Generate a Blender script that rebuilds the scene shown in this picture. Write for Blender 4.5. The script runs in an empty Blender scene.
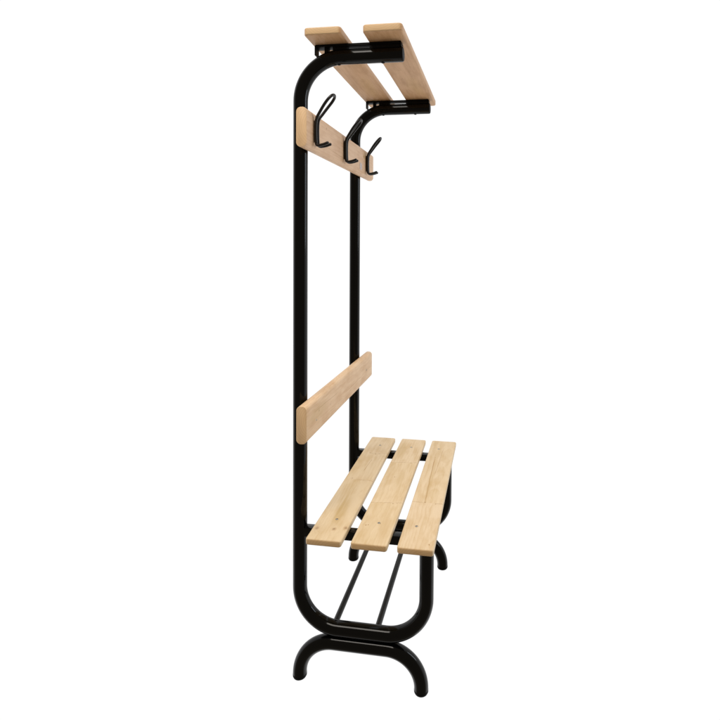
import bpy, bmesh, math, random
from mathutils import Vector, Matrix

S = bpy.context.scene
COL = S.collection
random.seed(7)

# ------------------------------------------------------------------ camera
IMG = 720.0
F_PX, CX, CY = 505.786, 423.70, 257.82            # focal length and principal point of the photograph
CAM, YAW, PITCH, ROLL = Vector((.5488, -1.36, 1.2426)), .1445, -.0258, .0075
c, s = math.cos(YAW), math.sin(YAW)
fwd, rt, up = Vector((-s, c, 0)), Vector((c, s, 0)), Vector((0, 0, 1))
cp, sp = math.cos(PITCH), math.sin(PITCH)
f2, u2 = cp*fwd + sp*up, cp*up - sp*fwd
cr, sr = math.cos(ROLL), math.sin(ROLL)
r3, u3 = cr*rt + sr*u2, cr*u2 - sr*rt
cd = bpy.data.cameras.new('camera')
cam = bpy.data.objects.new('camera', cd)
COL.objects.link(cam)
cam.matrix_world = Matrix((( r3.x, u3.x, -f2.x, CAM.x), (r3.y, u3.y, -f2.y, CAM.y), (r3.z, u3.z, -f2.z, CAM.z), (0, 0, 0, 1)))
cd.sensor_width = 36
cd.lens = F_PX/IMG*36
cd.shift_x = -(CX-360)/IMG
cd.shift_y = (CY-360)/IMG
cd.clip_start, cd.clip_end = .05, 200
S.camera = cam

# ------------------------------------------------------------------ world: white studio backdrop, dim room on the photographer's side
W = bpy.data.worlds.new('World')
S.world = W
W.use_nodes = True
nt = W.node_tree
nt.nodes.clear()
out = nt.nodes.new('ShaderNodeOutputWorld')
bg = nt.nodes.new('ShaderNodeBackground')
tc = nt.nodes.new('ShaderNodeTexCoord')
dot = nt.nodes.new('ShaderNodeVectorMath'); dot.operation = 'DOT_PRODUCT'
dot.inputs[1].default_value = (-.1, .99, -.1)
ramp = nt.nodes.new('ShaderNodeMapRange'); ramp.interpolation_type = 'SMOOTHSTEP'
ramp.inputs[1].default_value = -.22; ramp.inputs[2].default_value = .12
mix = nt.nodes.new('ShaderNodeMix'); mix.data_type = 'RGBA'
mix.inputs[6].default_value = (.25, .212, .17, 1)
mix.inputs[7].default_value = (1.03, 1.03, 1.03, 1)
nt.links.new(tc.outputs['Generated'], dot.inputs[0])
nt.links.new(dot.outputs['Value'], ramp.inputs[0])
nt.links.new(ramp.outputs[0], mix.inputs[0])
nt.links.new(mix.outputs[2], bg.inputs[0])
bg.inputs[1].default_value = 1.0
nt.links.new(bg.outputs[0], out.inputs[0])


def area(name, loc, target, size, power, col, sy=None):
    ld = bpy.data.lights.new(name, 'AREA')
    ld.energy, ld.color = power, col
    ld.shape = 'RECTANGLE'
    ld.size, ld.size_y = size, sy or size
    o = bpy.data.objects.new(name, ld)
    COL.objects.link(o)
    o.location = loc
    o.rotation_euler = (Vector(target)-Vector(loc)).to_track_quat('-Z', 'Y').to_euler()
    return o


area('ceiling_light', (-.15, -1.55, 3.5), (-.15, -1.2, .6), 1.9, 76, (1, .935, .85), 1.25)
area('window_light', (3.2, .85, 2.05), (.1, .2, 1.4), .36, 20, (.80, .89, 1), 1.7)

S.view_settings.view_transform = 'Standard'
S.view_settings.look = 'None'
S.view_settings.exposure = 0
S.view_settings.gamma = 1
S.view_settings.use_curve_mapping = False
S.render.engine = 'CYCLES'
S.render.resolution_x = S.render.resolution_y = 1024


# ------------------------------------------------------------------ node helpers
class NG:
    def __init__(self, name):
        self.m = bpy.data.materials.new(name)
        self.m.use_nodes = True
        self.t = self.m.node_tree
        self.b = self.t.nodes['Principled BSDF']

    def n(self, kind):
        return self.t.nodes.new(kind)

    def put(self, sock, v):
        if isinstance(v, (int, float)):
            sock.default_value = v
        elif isinstance(v, tuple):
            sock.default_value = v
        else:
            self.t.links.new(v, sock)

    def math(self, op, a, b=0.0, c=0.0, clamp=False):
        x = self.n('ShaderNodeMath'); x.operation = op; x.use_clamp = clamp
        self.put(x.inputs[0], a); self.put(x.inputs[1], b); self.put(x.inputs[2], c)
        return x.outputs[0]

    def noise(self, vec, scale, detail=3, rough=.5):
        x = self.n('ShaderNodeTexNoise')
        self.put(x.inputs['Vector'], vec)
        x.inputs['Scale'].default_value = scale
        x.inputs['Detail'].default_value = detail
        x.inputs['Roughness'].default_value = rough
        return x.outputs['Fac']

    def xyz(self, x, y, z):
        q = self.n('ShaderNodeCombineXYZ')
        self.put(q.inputs[0], x); self.put(q.inputs[1], y); self.put(q.inputs[2], z)
        return q.outputs[0]

    def mix(self, f, a, b, mode='MIX'):
        x = self.n('ShaderNodeMix'); x.data_type = 'RGBA'; x.blend_type = mode
        self.put(x.inputs[0], f); self.put(x.inputs[6], a); self.put(x.inputs[7], b)
        return x.outputs[2]

    def smooth(self, v, a, b, ta=0.0, tb=1.0):
        x = self.n('ShaderNodeMapRange'); x.interpolation_type = 'SMOOTHSTEP'
        self.put(x.inputs[0], v)
        for i, k in enumerate((a, b, ta, tb)):
            x.inputs[i+1].default_value = k
        return x.outputs[0]


def wood(name, light, dark, seed, length, pith=(.02, -.07), knots=(), joints=(), streaks=(), tint=(), end=(.80, .56, .32)):
    """solid softwood: rings round a pith that runs along Y, fibres, finger joints, knots, resin streaks"""
    g = NG(name)
    t = g.n('ShaderNodeTexCoord')
    sx = g.n('ShaderNodeSeparateXYZ')
    g.t.links.new(t.outputs['Object'], sx.inputs[0])
    X, Y, Z = sx.outputs
    seg = 0.0
    for i, (jy, slant) in enumerate(joints):
        st = g.math('GREATER_THAN', g.math('SUBTRACT', Y, g.math('MULTIPLY', X, slant)), jy)
        seg = g.math('ADD', seg, g.math('MULTIPLY', st, 1.0 + .37*i))
    ox = g.math('MULTIPLY', seg, .033)
    yy = g.math('ADD', g.math('ADD', Y, seed*3.1), g.math('MULTIPLY', seg, 1.7))
    lo = g.noise(g.xyz(X, g.math('MULTIPLY', yy, .22), Z), 7, 2)
    wob = g.math('MULTIPLY', g.math('SUBTRACT', lo, .5), .045)
    dx = g.math('ADD', g.math('SUBTRACT', X, pith[0]), g.math('ADD', ox, wob))
    if not isinstance(ox, float):
        side = g.math('SUBTRACT', Z, g.math('SUBTRACT', pith[1], g.math('MULTIPLY', seg, .011)))
    else:
        side = g.math('SUBTRACT', Z, pith[1])
    # growth leans round knots
    kd = None
    for (kx, ky, kr, ks) in knots:
        d = g.math('SQRT', g.math('ADD', g.math('POWER', g.math('SUBTRACT', X, kx), 2.0),
                                  g.math('POWER', g.math('MULTIPLY', g.math('SUBTRACT', Y, ky), .8), 2.0)))
        q = g.smooth(d, kr*3.0, kr*.6)
        dx = g.math('ADD', dx, g.math('MULTIPLY', q, .012))
        kk = (d, kr, ks)
        kd = (kd or []) + [kk]
    rr = g.math('SQRT', g.math('ADD', g.math('MULTIPLY', dx, dx), g.math('MULTIPLY', side, side)))
    ph = g.math('FRACT', g.math('MULTIPLY', g.math('ADD', rr, g.math('MULTIPLY', g.noise(g.xyz(X, yy, Z), 14, 1), .006)), 165.0))
    ring = g.math('POWER', ph, 3.0)
    ring = g.math('MULTIPLY', ring, g.smooth(ph, 1.0, .93))
    fib = g.noise(g.xyz(g.math('MULTIPLY', X, 60), g.math('MULTIPLY', yy, 2.2), g.math('MULTIPLY', Z, 60)), 8, 4, .6)
    fib2 = g.noise(g.xyz(g.math('MULTIPLY', X, 9), g.math('MULTIPLY', yy, 1.6), g.math('MULTIPLY', Z, 9)), 5, 3, .6)
    f = g.math('ADD', g.math('MULTIPLY', ring, .34), g.math('MULTIPLY', g.math('SUBTRACT', fib, .5), .85))
    f = g.math('ADD', f, g.math('MULTIPLY', g.smooth(fib2, .40, .72), .50), clamp=True)
    col = g.mix(f, light + (1,), dark + (1,))
    # each finger-jointed stave has its own tone
    if joints:
        tone = g.math('FRACT', g.math('MULTIPLY', g.math('ADD', seg, seed), .618))
        col = g.mix(g.math('MULTIPLY', tone, .30), col, (.73, .56, .30, 1), 'MIX')
    # slow mottling
    mot = g.noise(g.xyz(X, g.math('MULTIPLY', yy, .5), Z), 26, 2)
    col = g.mix(g.smooth(mot, .46, .74, 0, .42), col, dark + (1,))
    for (jy, slant) in joints:
        d = g.math('SUBTRACT', g.math('SUBTRACT', Y, g.math('MULTIPLY', X, slant)), jy)
        zig = g.math('MULTIPLY', g.math('PINGPONG', g.math('ADD', X, 1.0), .0035), .5)
        d = g.math('ABSOLUTE', g.math('ADD', d, zig))
        brk = g.smooth(g.noise(g.xyz(X, seed*1.0, jy), 60, 1), .42, .66, .05, .70)
        col = g.mix(g.math('MULTIPLY', g.smooth(d, .0016, .0004), brk), col, (.40, .23, .10, 1))
    for (x0, y0, x1, y1, w) in streaks:
        L = y1-y0
        tt = g.math('DIVIDE', g.math('SUBTRACT', Y, y0), L)
        xc = g.math('ADD', g.math('MULTIPLY', tt, x1-x0), x0)
        xc = g.math('ADD', xc, g.math('MULTIPLY', g.math('SUBTRACT', g.noise(g.xyz(0.0, Y, seed*1.0), 22, 2), .5), .004))
        d = g.math('ABSOLUTE', g.math('SUBTRACT', X, xc))
        a = g.math('MULTIPLY', g.smooth(d, w, w*.2), g.math('MULTIPLY', g.smooth(tt, -.05, .1), g.smooth(tt, 1.03, .85)))
        col = g.mix(g.math('MULTIPLY', a, .75), col, (.42, .22, .07, 1))
    for (x0, y0, rx, ry, k) in tint:
        d = g.math('SQRT', g.math('ADD', g.math('POWER', g.math('DIVIDE', g.math('SUBTRACT', X, x0), rx), 2.0),
                                  g.math('POWER', g.math('DIVIDE', g.math('SUBTRACT', Y, y0), ry), 2.0)))
        d = g.math('ADD', d, g.math('MULTIPLY', g.math('SUBTRACT', fib2, .5), 1.1))
        col = g.mix(g.smooth(d, 1.1, .3, 0, k), col, (.52, .33, .10, 1))
    if kd:
        jit = g.math('MULTIPLY', g.math('SUBTRACT', g.noise(t.outputs['Object'], 160, 2), .5), .004)
        for (d, kr, ks) in kd:
            d2 = g.math('ADD', d, jit)
            col = g.mix(g.smooth(d2, kr*1.5, kr*.7, 0, .55*ks), col, (.48, .27, .09, 1))
            col = g.mix(g.smooth(d2, kr*.85, kr*.3, 0, .9*ks), col, (.23, .105, .035, 1))
    # end grain soaks up more and looks deeper
    eg = g.smooth(g.math('ABSOLUTE', Y), length/2-.0030, length/2-.0006)
    col = g.mix(g.math('MULTIPLY', eg, .75), col, g.mix(g.math('MULTIPLY', ring, .55), end + (1,), tuple(k*.7 for k in end) + (1,)))
    g.put(g.b.inputs['Base Color'], col)
    g.put(g.b.inputs['Roughness'], g.math('ADD', g.math('MULTIPLY', fib, .15), .42))
    g.b.inputs['Specular IOR Level'].default_value = .35
    bp = g.n('ShaderNodeBump')
    bp.inputs['Strength'].default_value = .18
    bp.inputs['Distance'].default_value = .0006
    g.put(bp.inputs['Height'], g.math('ADD', fib, ring))
    g.put(g.b.inputs['Normal'], bp.outputs[0])
    return g.m


def paint(name, base=(.0016, .0016, .0014), rough=.085, spec=.20):
    g = NG(name)
    t = g.n('ShaderNodeTexCoord')
    n1 = g.noise(t.outputs['Object'], 420, 2)
    n2 = g.noise(t.outputs['Object'], 9, 3)
    g.b.inputs['Base Color'].default_value = base + (1,)
    g.put(g.b.inputs['Roughness'], g.math('ADD', g.math('MULTIPLY', n2, .16), rough-.06))
    g.b.inputs['Specular IOR Level'].default_value = spec
    bp = g.n('ShaderNodeBump')
    bp.inputs['Strength'].default_value = .10
    bp.inputs['Distance'].default_value = .0010
    g.put(bp.inputs['Height'], g.noise(t.outputs['Object'], 45, 3))
    g.put(g.b.inputs['Normal'], bp.outputs[0])
    return g.m


def plain(name, base, rough, metal=0.0, spec=.4):
    g = NG(name)
    t = g.n('ShaderNodeTexCoord')
    n = g.noise(t.outputs['Object'], 300, 2)
    g.put(g.b.inputs['Base Color'], g.mix(g.smooth(n, .3, .7, 0, .3), base + (1,), tuple(k*.6 for k in base) + (1,)))
    g.b.inputs['Roughness'].default_value = rough
    g.b.inputs['Metallic'].default_value = metal
    g.b.inputs['Specular IOR Level'].default_value = spec
    return g.m


BLACK = paint('black_gloss_paint')
HOOKM = paint('black_hook_paint', (.006, .005, .004), .28, .35)
RODM = paint('rod_paint', (.0035, .003, .0025), .34, .2)
CAPM = plain('black_plastic', (.0035, .0035, .0035), .55, 0, .12)
STEEL = plain('zinc_screw', (.80, .77, .70), .28, 1.0)
DARKM = plain('recess_shade', (.012, .010, .008), .7)  # dark colour standing in for shade in the screw recess and dimple


# ------------------------------------------------------------------ mesh helpers
def link(name, bm, mat, parent=None, smooth_angle=40, loc=None, rot=None):
    bmesh.ops.recalc_face_normals(bm, faces=bm.faces)
    me = bpy.data.meshes.new(name)
    for f in bm.faces:
        f.smooth = True
    for e in bm.edges:
        if len(e.link_faces) == 2 and e.calc_face_angle(0) > math.radians(smooth_angle):
            e.smooth = False
    bm.to_mesh(me); bm.free()
    mats = mat if isinstance(mat, (list, tuple)) else [mat]
    for m in mats:
        me.materials.append(m)
    o = bpy.data.objects.new(name, me)
    COL.objects.link(o)
    if loc is not None:
        o.location = loc
    if rot is not None:
        o.rotation_euler = rot
    if parent:
        o.parent = parent
    return o


def tube(bm, pts, r, seg=24, caps=True, closed=False, mi=0):
    pts = [Vector(p) for p in pts]
    n = len(pts)
    tang = []
    for i in range(n):
        a = pts[(i-1) % n] if (closed or i > 0) else pts[0]
        b = pts[(i+1) % n] if (closed or i < n-1) else pts[-1]
        tang.append((b-a).normalized())
    ref = Vector((0, 1, 0)) if abs(tang[0].y) < .9 else Vector((1, 0, 0))
    nrm = tang[0].cross(ref).normalized()
    rings = []
    for i in range(n):
        if i:
            q = tang[i-1].rotation_difference(tang[i])
            nrm = (q @ nrm)
            nrm = (nrm-tang[i]*nrm.dot(tang[i])).normalized()
        bn = tang[i].cross(nrm)
        rings.append([bm.verts.new(pts[i]+r*(math.cos(a)*nrm+math.sin(a)*bn)) for a in (2*math.pi*k/seg for k in range(seg))])
    m = n if closed else n-1
    for i in range(m):
        A, B = rings[i], rings[(i+1) % n]
        for k in range(seg):
            f = bm.faces.new((A[k], A[(k+1) % seg], B[(k+1) % seg], B[k])); f.material_index = mi
    if caps and not closed:
        bm.faces.new(rings[0][::-1]).material_index = mi
        bm.faces.new(rings[-1]).material_index = mi


def arc(cx, cz, R, a0, a1, n=18, y=0):
    return [(cx+R*math.cos(math.radians(a0+(a1-a0)*i/n)), y, cz+R*math.sin(math.radians(a0+(a1-a0)*i/n))) for i in range(n+1)]


def box(bm, x0, x1, y0, y1, z0, z1, bev=0.0, seg=2):
    b2 = bmesh.new()
    bmesh.ops.create_cube(b2, size=1)
    bmesh.ops.scale(b2, vec=(x1-x0, y1-y0, z1-z0), verts=b2.verts)
    bmesh.ops.translate(b2, vec=((x0+x1)/2, (y0+y1)/2, (z0+z1)/2), verts=b2.verts)
    if bev:
        bmesh.ops.bevel(b2, geom=list(b2.edges), offset=bev, segments=seg, profile=.5, affect='EDGES')
    me = bpy.data.meshes.new('tmp'); b2.to_mesh(me); b2.free()
    bm.from_mesh(me); bpy.data.meshes.remove(me)


def lathe(bm, prof, axis='Z', seg=20, at=(0, 0, 0)):
    rings = []
    at = Vector(at)

    def P(r, h, a):
        u, v = r*math.cos(a), r*math.sin(a)
        return at + {'Z': Vector((u, v, h)), 'X': Vector((h, u, v)), 'Y': Vector((u, h, v))}[axis]
    for r, h in prof:
        if r < 1e-7:
            rings.append([bm.verts.new(P(0, h, 0))])
        else:
            rings.append([bm.verts.new(P(r, h, 2*math.pi*k/seg)) for k in range(seg)])
    for A, B in zip(rings, rings[1:]):
        for k in range(seg):
            if len(A) == 1 and len(B) == 1:
                continue
            if len(A) == 1:
                bm.faces.new((A[0], B[k], B[(k+1) % seg]))
            elif len(B) == 1:
                bm.faces.new((A[k], A[(k+1) % seg], B[0]))
            else:
                bm.faces.new((A[k], A[(k+1) % seg], B[(k+1) % seg], B[k]))


def board_mesh(w, l, t, r_plan=.007, r_edge=.0035, nose=0.0, cuts=24, warp=.0005, seed=0):
    """a plank, X width, Y length, Z thickness; nose > 0 gives rounded long edges with flat sawn ends"""
    bm = bmesh.new()
    bmesh.ops.create_cube(bm, size=1)
    bmesh.ops.scale(bm, vec=(w, l, t), verts=bm.verts)
    if nose:
        ed = [e for e in bm.edges if abs((e.verts[0].co-e.verts[1].co).y) > l*.5]
        bmesh.ops.bevel(bm, geom=ed, offset=nose, segments=7, profile=.5, affect='EDGES')
        ed = [e for e in bm.edges if e.calc_face_angle(0) > math.radians(60)]
        bmesh.ops.bevel(bm, geom=ed, offset=.0012, segments=2, profile=.5, affect='EDGES')
    else:
        ed = [e for e in bm.edges if abs((e.verts[0].co-e.verts[1].co).z) > t*.5]
        bmesh.ops.bevel(bm, geom=ed, offset=r_plan, segments=5, profile=.5, affect='EDGES')
        ed = [e for e in bm.edges if e.calc_face_angle(0) > math.radians(60)]
        bmesh.ops.bevel(bm, geom=ed, offset=r_edge, segments=4, profile=.5, affect='EDGES')
    # a real plank is never quite straight
    for k in range(1, cuts):
        y = -l/2+l*k/cuts
        if abs(y) < l/2-.02:
            bmesh.ops.bisect_plane(bm, geom=list(bm.verts)+list(bm.edges)+list(bm.faces), plane_co=(0, y, 0), plane_no=(0, 1, 0))
    rnd = random.Random(seed)
    a, b, p, q = rnd.uniform(-1, 1), rnd.uniform(-1, 1), rnd.uniform(0, 6), rnd.uniform(0, 6)
    for v in bm.verts:
        v.co.x += warp*a*math.sin(v.co.y*5+p)
        v.co.z += warp*.6*b*math.sin(v.co.y*4+q)
    return bm


# ------------------------------------------------------------------ the bench
L = .5483                    # distance between the two side frames
R = .02                      # tube radius
ZT, ZB = 1.7578, .1524       # centre lines of the shelf arm and of the lower bar
XS, XF, XR = .289, .3657, .353
ZS = .457                    # top of the seat slats

bench = bpy.data.objects.new('wardrobe_bench', None)
COL.objects.link(bench)
bench['label'] = 'tall changing room bench with black tubular frame, pine slat seat, coat hooks and top shelf'
bench['category'] = 'bench'


def side_frame(y):
    bm = bmesh.new()
    RT, RB = .118, .113
    path = [(XS, 0, ZT)] + [(x, 0, ZT) for x in (.24, .18)] + arc(RT, ZT-RT, RT, 90, 180, 22)
    path += [(0, 0, z) for z in (1.4, 1.1, .8, .5)]
    path += arc(RB, ZB+RB, RB, 180, 270, 22) + arc(XF-RB, ZB+RB, RB, 270, 360, 22)
    path += [(XF, 0, ZS-.0175)]
    tube(bm, path, R, 32)
    fr = link('side_frame', bm, BLACK, bench, loc=(0, y, 0))
    # foot
    bm = bmesh.new()
    ZF, RF = ZB-.0402, .100
    path = [(0, 0, .009)] + arc(RF, ZF-RF, RF, 180, 90, 22) + arc(XR-RF, ZF-RF, RF, 90, 0, 22) + [(XR, 0, .009)]
    tube(bm, path, R, 32)
    # weld beads between the two bars
    for sgn in (-1, 1):
        pts = [(.11+.145*i/40, sgn*(.0045+.0005*math.sin(i*2.1)), ZB-.0201) for i in range(41)]
        tube(bm, pts, .0026, 8)
    foot = link('foot_tube', bm, BLACK, fr)
    for x in (0, XR):
        bm = bmesh.new()
        lathe(bm, [(0, 0), (.0150, 0), (.0186, .0012), (.0201, .0042), (.0203, .0100), (.0200, .0106), (.0, .0106)], seg=28, at=(x, 0, 0))
        link('foot_cap', bm, CAPM, fr)
    # seat rail, a small square tube between post and front upright
    bm = bmesh.new()
    box(bm, .012, XF-.006, -.0125, .0125, .4140, .4395, .0022)
    link('seat_rail', bm, BLACK, fr)
    # strap carrying the shelf slats, its ends turned down onto the arm
    bm = bmesh.new()
    t, hw = .0028, .014
    prof = [(.0455, 1.7615), (.0455, 1.7862), (.0475, 1.7890), (.286, 1.7890), (.2880, 1.7862), (.2880, 1.7760)]
    inn = [(.0455+t, 1.7615), (.0455+t, 1.7850), (.0495, 1.7862), (.284, 1.7862), (.2880-t, 1.7850), (.2880-t, 1.7760)]
    A = [[bm.verts.new((x, yy, z)) for x, z in prof] for yy in (-hw, hw)]
    B = [[bm.verts.new((x, yy, z)) for x, z in inn] for yy in (-hw, hw)]
    n = len(prof)
    for i in range(n-1):
        bm.faces.new((A[0][i], A[0][i+1], A[1][i+1], A[1][i]))
        bm.faces.new((B[0][i], B[1][i], B[1][i+1], B[0][i+1]))
        bm.faces.new((A[0][i], B[0][i], B[0][i+1], A[0][i+1]))
        bm.faces.new((A[1][i], A[1][i+1], B[1][i+1], B[1][i]))
    for i in (0, n-1):
        bm.faces.new((A[0][i], A[1][i], B[1][i], B[0][i]))
    # turned down lips of the strap and spacer lugs, long ones added as shade
    box(bm, .0490, .2840, -.0136, .0136, 1.7830, 1.7866, .0006)
    box(bm, .200, .2845, -.0116, .0116, 1.772, 1.7863, .001)  # dark block filling in the shade under the front slat
    box(bm, .096, .1360, -.0116, .0116, 1.766, 1.7863, .001)  # dark block where the rear slat only shades the arm
    box(bm, .072, .0820, -.0100, .0100, 1.758, 1.7863, .001)
    link('shelf_bracket', bm, CAPM, fr)
    # plug in the open end of the arm
    bm = bmesh.new()
    lathe(bm, [(0, .0030), (.0135, .0030), (.0172, .0022), (.0186, .0004), (.0186, -.004), (0, -.004)], 'X', 28, at=(XS+.0003, 0, ZT))
    link('end_plug', bm, CAPM, fr)
    # domed bolt heads under the arm
    for x in (.1107, .2348):
        bm = bmesh.new()
        lathe(bm, [(0, -.0020), (.0030, -.0018), (.0050, -.0006), (.0055, .0012), (0, .0012)], 'Z', 16, at=(x, 0, ZT-R))
        link('bolt', bm, CAPM, fr)
    return fr


side_frame(0)
side_frame(L)

# shoe rack rods welded between the lower bars
for x in (.1025, .2262):
    bm = bmesh.new()
    tube(bm, [(x, .012+(L-.024)*i/6, ZB+.0085) for i in range(7)], .0085, 20)
    link('shoe_rack_rod', bm, RODM, bench)


def screw(parent, loc, face='Z', flip=1, r=.0031):
    """countersunk cross head with the shade of recess and dimple painted dark"""
    bm = bmesh.new()
    f = flip
    lathe(bm, [(0, .0003*f), (r*.80, .0003*f), (r*.98, -.0001*f), (r, -.002*f)], face, 16, at=loc)
    n0 = len(bm.faces)
    x, y, z = loc
    h = .00055*f
    for a, b in ((r*.62, r*.17), (r*.17, r*.62)):  # dark cross bars paint in the shade of the recess
        if face == 'Z':
            box(bm, x-a, x+a, y-b, y+b, *(sorted((z, z+h))))
        else:
            box(bm, *(sorted((x, x+h))), y-a, y+a, z-b, z+b)
    bm.faces.ensure_lookup_table()
    for i in range(n0, len(bm.faces)):
        bm.faces[i].material_index = 1
    # flat dark ring, painted shade of the dimple round the head
    n1 = len(bm.faces)
    lathe(bm, [(r*1.0, .0001*f), (r*1.35, .00012*f)], face, 16, at=loc)
    bm.faces.ensure_lookup_table()
    for i in range(n1, len(bm.faces)):
        bm.faces[i].material_index = 1
    return link('screw', bm, [STEEL, DARKM], parent)


# seat slats -------------------------------------------------------
Y0, Y1 = -.0905, .6384
SL = Y1-Y0
yc = (Y0+Y1)/2
TS = .0168
LT, DK = (.775, .600, .390), (.585, .385, .165)
seat = [
    ((.0502, .1483), dict(seed=1.3, pith=(.03, -.05),
                          knots=[(.0636, -.0365, .0076, .50), (.1115, -.0339, .0066, .60), (.1420, -.0243, .0070, .55), (.105, .4720, .0024, .8), (.083, .4790, .0022, .7), (.120, .4760, .0018, .6), (.075, .269, .0018, .6)],
                          joints=[(.478, .05), (.262, -.05)], streaks=[(.098, .33, .104, .43, .0012)], tint=[(.103, .06, .020, .10, .5), (.095, .1, .006, .12, .4)])),
    ((.1743, .2726), dict(seed=4.7, pith=(-.02, -.06),
                          knots=[(.1934, -.0006, .0026, .8), (.214, .300, .0018, .7), (.232, .012, .0022, .5), (.1990, .0015, .0018, .7), (.250, .415, .0020, .5), (.244, .1270, .0018, .8), (.256, .1290, .0015, .7)],
                          joints=[(.4180, .10), (.1300, .12)], streaks=[(.181, .002, .196, -.001, .0016)], tint=[(.196, .52, .022, .10, .5), (.235, .30, .015, .07, .35)])),
    ((.2984, .3950), dict(seed=8.1, pith=(.05, -.08),
                          knots=[(.381, -.066, .0020, .8), (.3390, .1500, .0022, .9), (.372, .1440, .0022, .6), (.330, .478, .0016, .5)],
                          joints=[(.1480, -.02)], streaks=[(.3386, .149, .3290, .479, .0022), (.345, .33, .352, .56, .0010)], tint=[(.338, .30, .008, .20, .35)])),
]
for (xa, xb), kw in seat:
    xc = (xa+xb)/2
    kw = dict(kw)
    kw['knots'] = [(k[0]-xc, k[1]-yc, k[2], k[3]) for k in kw['knots']]
    kw['joints'] = [(j[0]-yc, j[1]) for j in kw['joints']]
    kw['streaks'] = [(q[0]-xc, q[1]-yc, q[2]-xc, q[3]-yc, q[4]) for q in kw['streaks']]
    kw['tint'] = [(q[0]-xc, q[1]-yc, q[2], q[3], q[4]) for q in kw['tint']]
    m = wood('seat_pine', LT, DK, length=SL, end=(.54, .34, .155), **kw)
    o = link('seat_slat', board_mesh(xb-xa, SL, TS, .008, .0036, seed=int(xa*1000)), m, bench, loc=(xc, yc, ZS-TS/2))
    for y in (.0155, .5558):
        dx = {.0502: .0045, .1743: .0035, .2984: -.0125}[xa]
        screw(o, (dx, y-yc, TS/2))

# backrest ---------------------------------------------------------
TB = .0292
zt_, zb_ = .8075, .7055
yb0, yb1 = -.0795, .6331
LB, ybc, zc = yb1-yb0, (yb0+yb1)/2, (.8075+.7055)/2
m = wood('backrest_pine', (.80, .565, .350), (.60, .355, .165), 2.2, LB, pith=(.01, -.05),
         knots=[(-.004, -.16, .0026, .55), (.010, -.26, .0030, .35), (-.02, .05, .0022, .4)], streaks=[(.018, -.30, .012, -.08, .0010), (-.012, .0, -.010, .2, .0009)], tint=[(.01, -.27, .03, .09, .35)])
o = link('backrest_slat', board_mesh(zt_-zb_, LB, TB, nose=.0125, seed=5), m, bench, loc=(R+.0003+TB/2, ybc, zc), rot=(0, -math.pi/2, 0))
# local X = world Z, local Z = -world X after the turn
for y, z in ((-.0053, .7469), (.5447, .7537)):
    screw(o, (z-zc, y-ybc, -TB/2), 'Z', -1)

# hook board -------------------------------------------------------
zh0, zh1 = 1.4985, 1.6030
zhc = (zh0+zh1)/2
m = wood('hook_board_pine', (.77, .525, .335), (.575, .33, .17), 6.4, LB+.010, pith=(.0, -.045),
         knots=[(.020, .215, .0080, .55), (.018, .245, .0060, .45), (.030, -.205, .0035, .5), (.022, -.02, .003, .5), (-.005, -.08, .0022, .5), (.026, -.30, .003, .5)], tint=[(.025, .24, .03, .05, .45)], streaks=[(-.02, -.3, -.03, .0, .0010)])
hb = link('hook_board', board_mesh(zh1-zh0, LB+.010, TB, nose=.0125, seed=9), m, bench, loc=(R+.0003+TB/2, (-.0827+.641)/2, zhc), rot=(0, -math.pi/2, 0))
XB = R+.0003+TB          # front face of the boards


def catmull(P, n=6):
    P = [Vector(p) for p in P]
    Q = [P[0]*2-P[1]] + P + [P[-1]*2-P[-2]]
    o = []
    for i in range(1, len(Q)-2):
        a, b, c_, d = Q[i-1:i+3]
        for k in range(n):
            t = k/n
            o.append(.5*((2*b)+(c_-a)*t+(2*a-5*b+4*c_-d)*t*t+(3*b-a-3*c_+d)*t*t*t))
    o.append(P[-1])
    return o


# each hook: one bent wire, local x out of the board, y along it, z up (origin at the board's face, mid height)
def hook_mesh():
    bm = bmesh.new()
    w = .0115
    half = [(.0400, w*.95, -.0330), (.0300, w*.90, -.0365), (.0200, w*.80, -.0385), (.0125, w*.75, -.0385), (.0078, w*.72, -.0335), (.0062, w*.72, -.0100),
            (.0064, w*.72, .0180), (.0090, w*.75, .0350), (.0185, w*1.05, .0500), (.0320, w*1.35, .0690), (.0440, w*1.40, .0840), (.0515, w*1.05, .0930), (.0545, w*.5, .0965)]
    pts = [(x, -y, z) for x, y, z in half] + [(.0552, 0, .0973)] + [(x, y, z) for x, y, z in half[::-1]]
    tube(bm, catmull(pts, 6), .0041, 14)
    for yy in (-w*.95, w*.95):
        bmesh.ops.create_icosphere(bm, subdivisions=2, radius=.0045, matrix=Matrix.Translation((.0402, yy, -.0330)))
    return bm


def plate_mesh():
    bm = bmesh.new()
    box(bm, .0002, .0028, -.0065, .0065, -.030, .030, .001)
    for z in (-.019, .019):
        lathe(bm, [(0, .0052), (.0028, .0048), (.0042, .0030), (.0042, .0026)], 'X', 14, at=(0, 0, z))
    return bm


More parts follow.
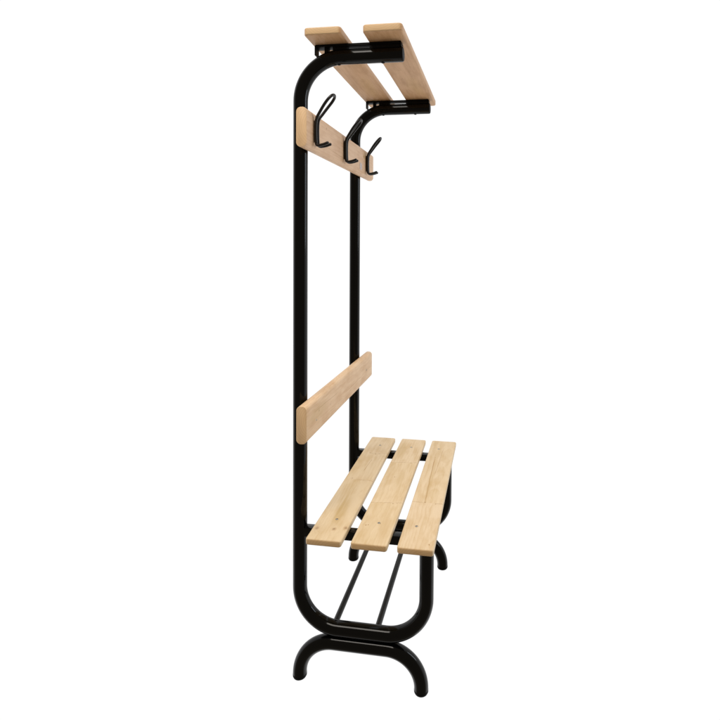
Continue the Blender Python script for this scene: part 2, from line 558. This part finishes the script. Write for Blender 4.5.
hd = pd = None
for y, tw in ((-.0225, 0), (.2500, 3), (.5290, 5)):
    zz = 1.5500
    # parented to the board, whose axes are turned: give each hook its world placement
    inv = hb.matrix_basis.inverted()
    mw = Matrix.Translation((XB, y, zz)) @ Matrix.Rotation(math.radians(tw), 4, 'Z')
    if hd is None:
        h = link('coat_hook', hook_mesh(), HOOKM); hd = h.data
        p = link('hook_plate', plate_mesh(), HOOKM); pd = p.data
    else:
        h = bpy.data.objects.new('coat_hook', hd); COL.objects.link(h)
        p = bpy.data.objects.new('hook_plate', pd); COL.objects.link(p)
    for q in (h, p):
        q.parent = hb
        q.matrix_basis = inv @ mw

# little pale sticker with a smudged stamp near the far hook
g = NG('pale_sticker')
t = g.n('ShaderNodeTexCoord')
sx = g.n('ShaderNodeSeparateXYZ'); g.t.links.new(t.outputs['Object'], sx.inputs[0])
nz = g.noise(t.outputs['Object'], 190, 2)
g.put(g.b.inputs['Base Color'], g.mix(g.smooth(nz, .50, .58, 0, .8), (.62, .52, .47, 1), (.38, .32, .36, 1)))
g.b.inputs['Roughness'].default_value = .5
bm = bmesh.new()
box(bm, -.00015, .00025, -.014, .014, -.012, .012, .00005, 1)
st = link('sticker', bm, g.m, hb)
st.matrix_basis = hb.matrix_basis.inverted() @ (Matrix.Translation((XB+.0002, .452, 1.529)) @ Matrix.Rotation(math.radians(-4), 4, 'X'))

# shelf slats ------------------------------------------------------
TSH = .0195
ZSH = 1.7896
for i, (xa, xb, seed) in enumerate(((.0390, .1398, 3.9), (.1980, .3025, 7.7))):
    xc = (xa+xb)/2
    m = wood('shelf_pine', (.63, .385, .205), (.44, .235, .10), seed, LB, end=(.70, .50, .28), pith=(.015-.03*i, .06),
             knots=[(.012, -.31, .0022, .55), (-.02, -.325, .0015, .5), (.02, .12, .002, .5)] if i == 0 else [(-.01, .02, .0026, .6), (.012, -.30, .0018, .5)],
             tint=[(.01, .1, .03, .12, .25)])
    o = link('shelf_slat', board_mesh(xb-xa, LB, TSH, .011, .0036, seed=20+i), m, bench, loc=(xc, (-.0768+.6299)/2, ZSH+TSH/2))
    for y in (0, L):
        screw(o, (0, y-(-.0768+.6299)/2, TSH/2))
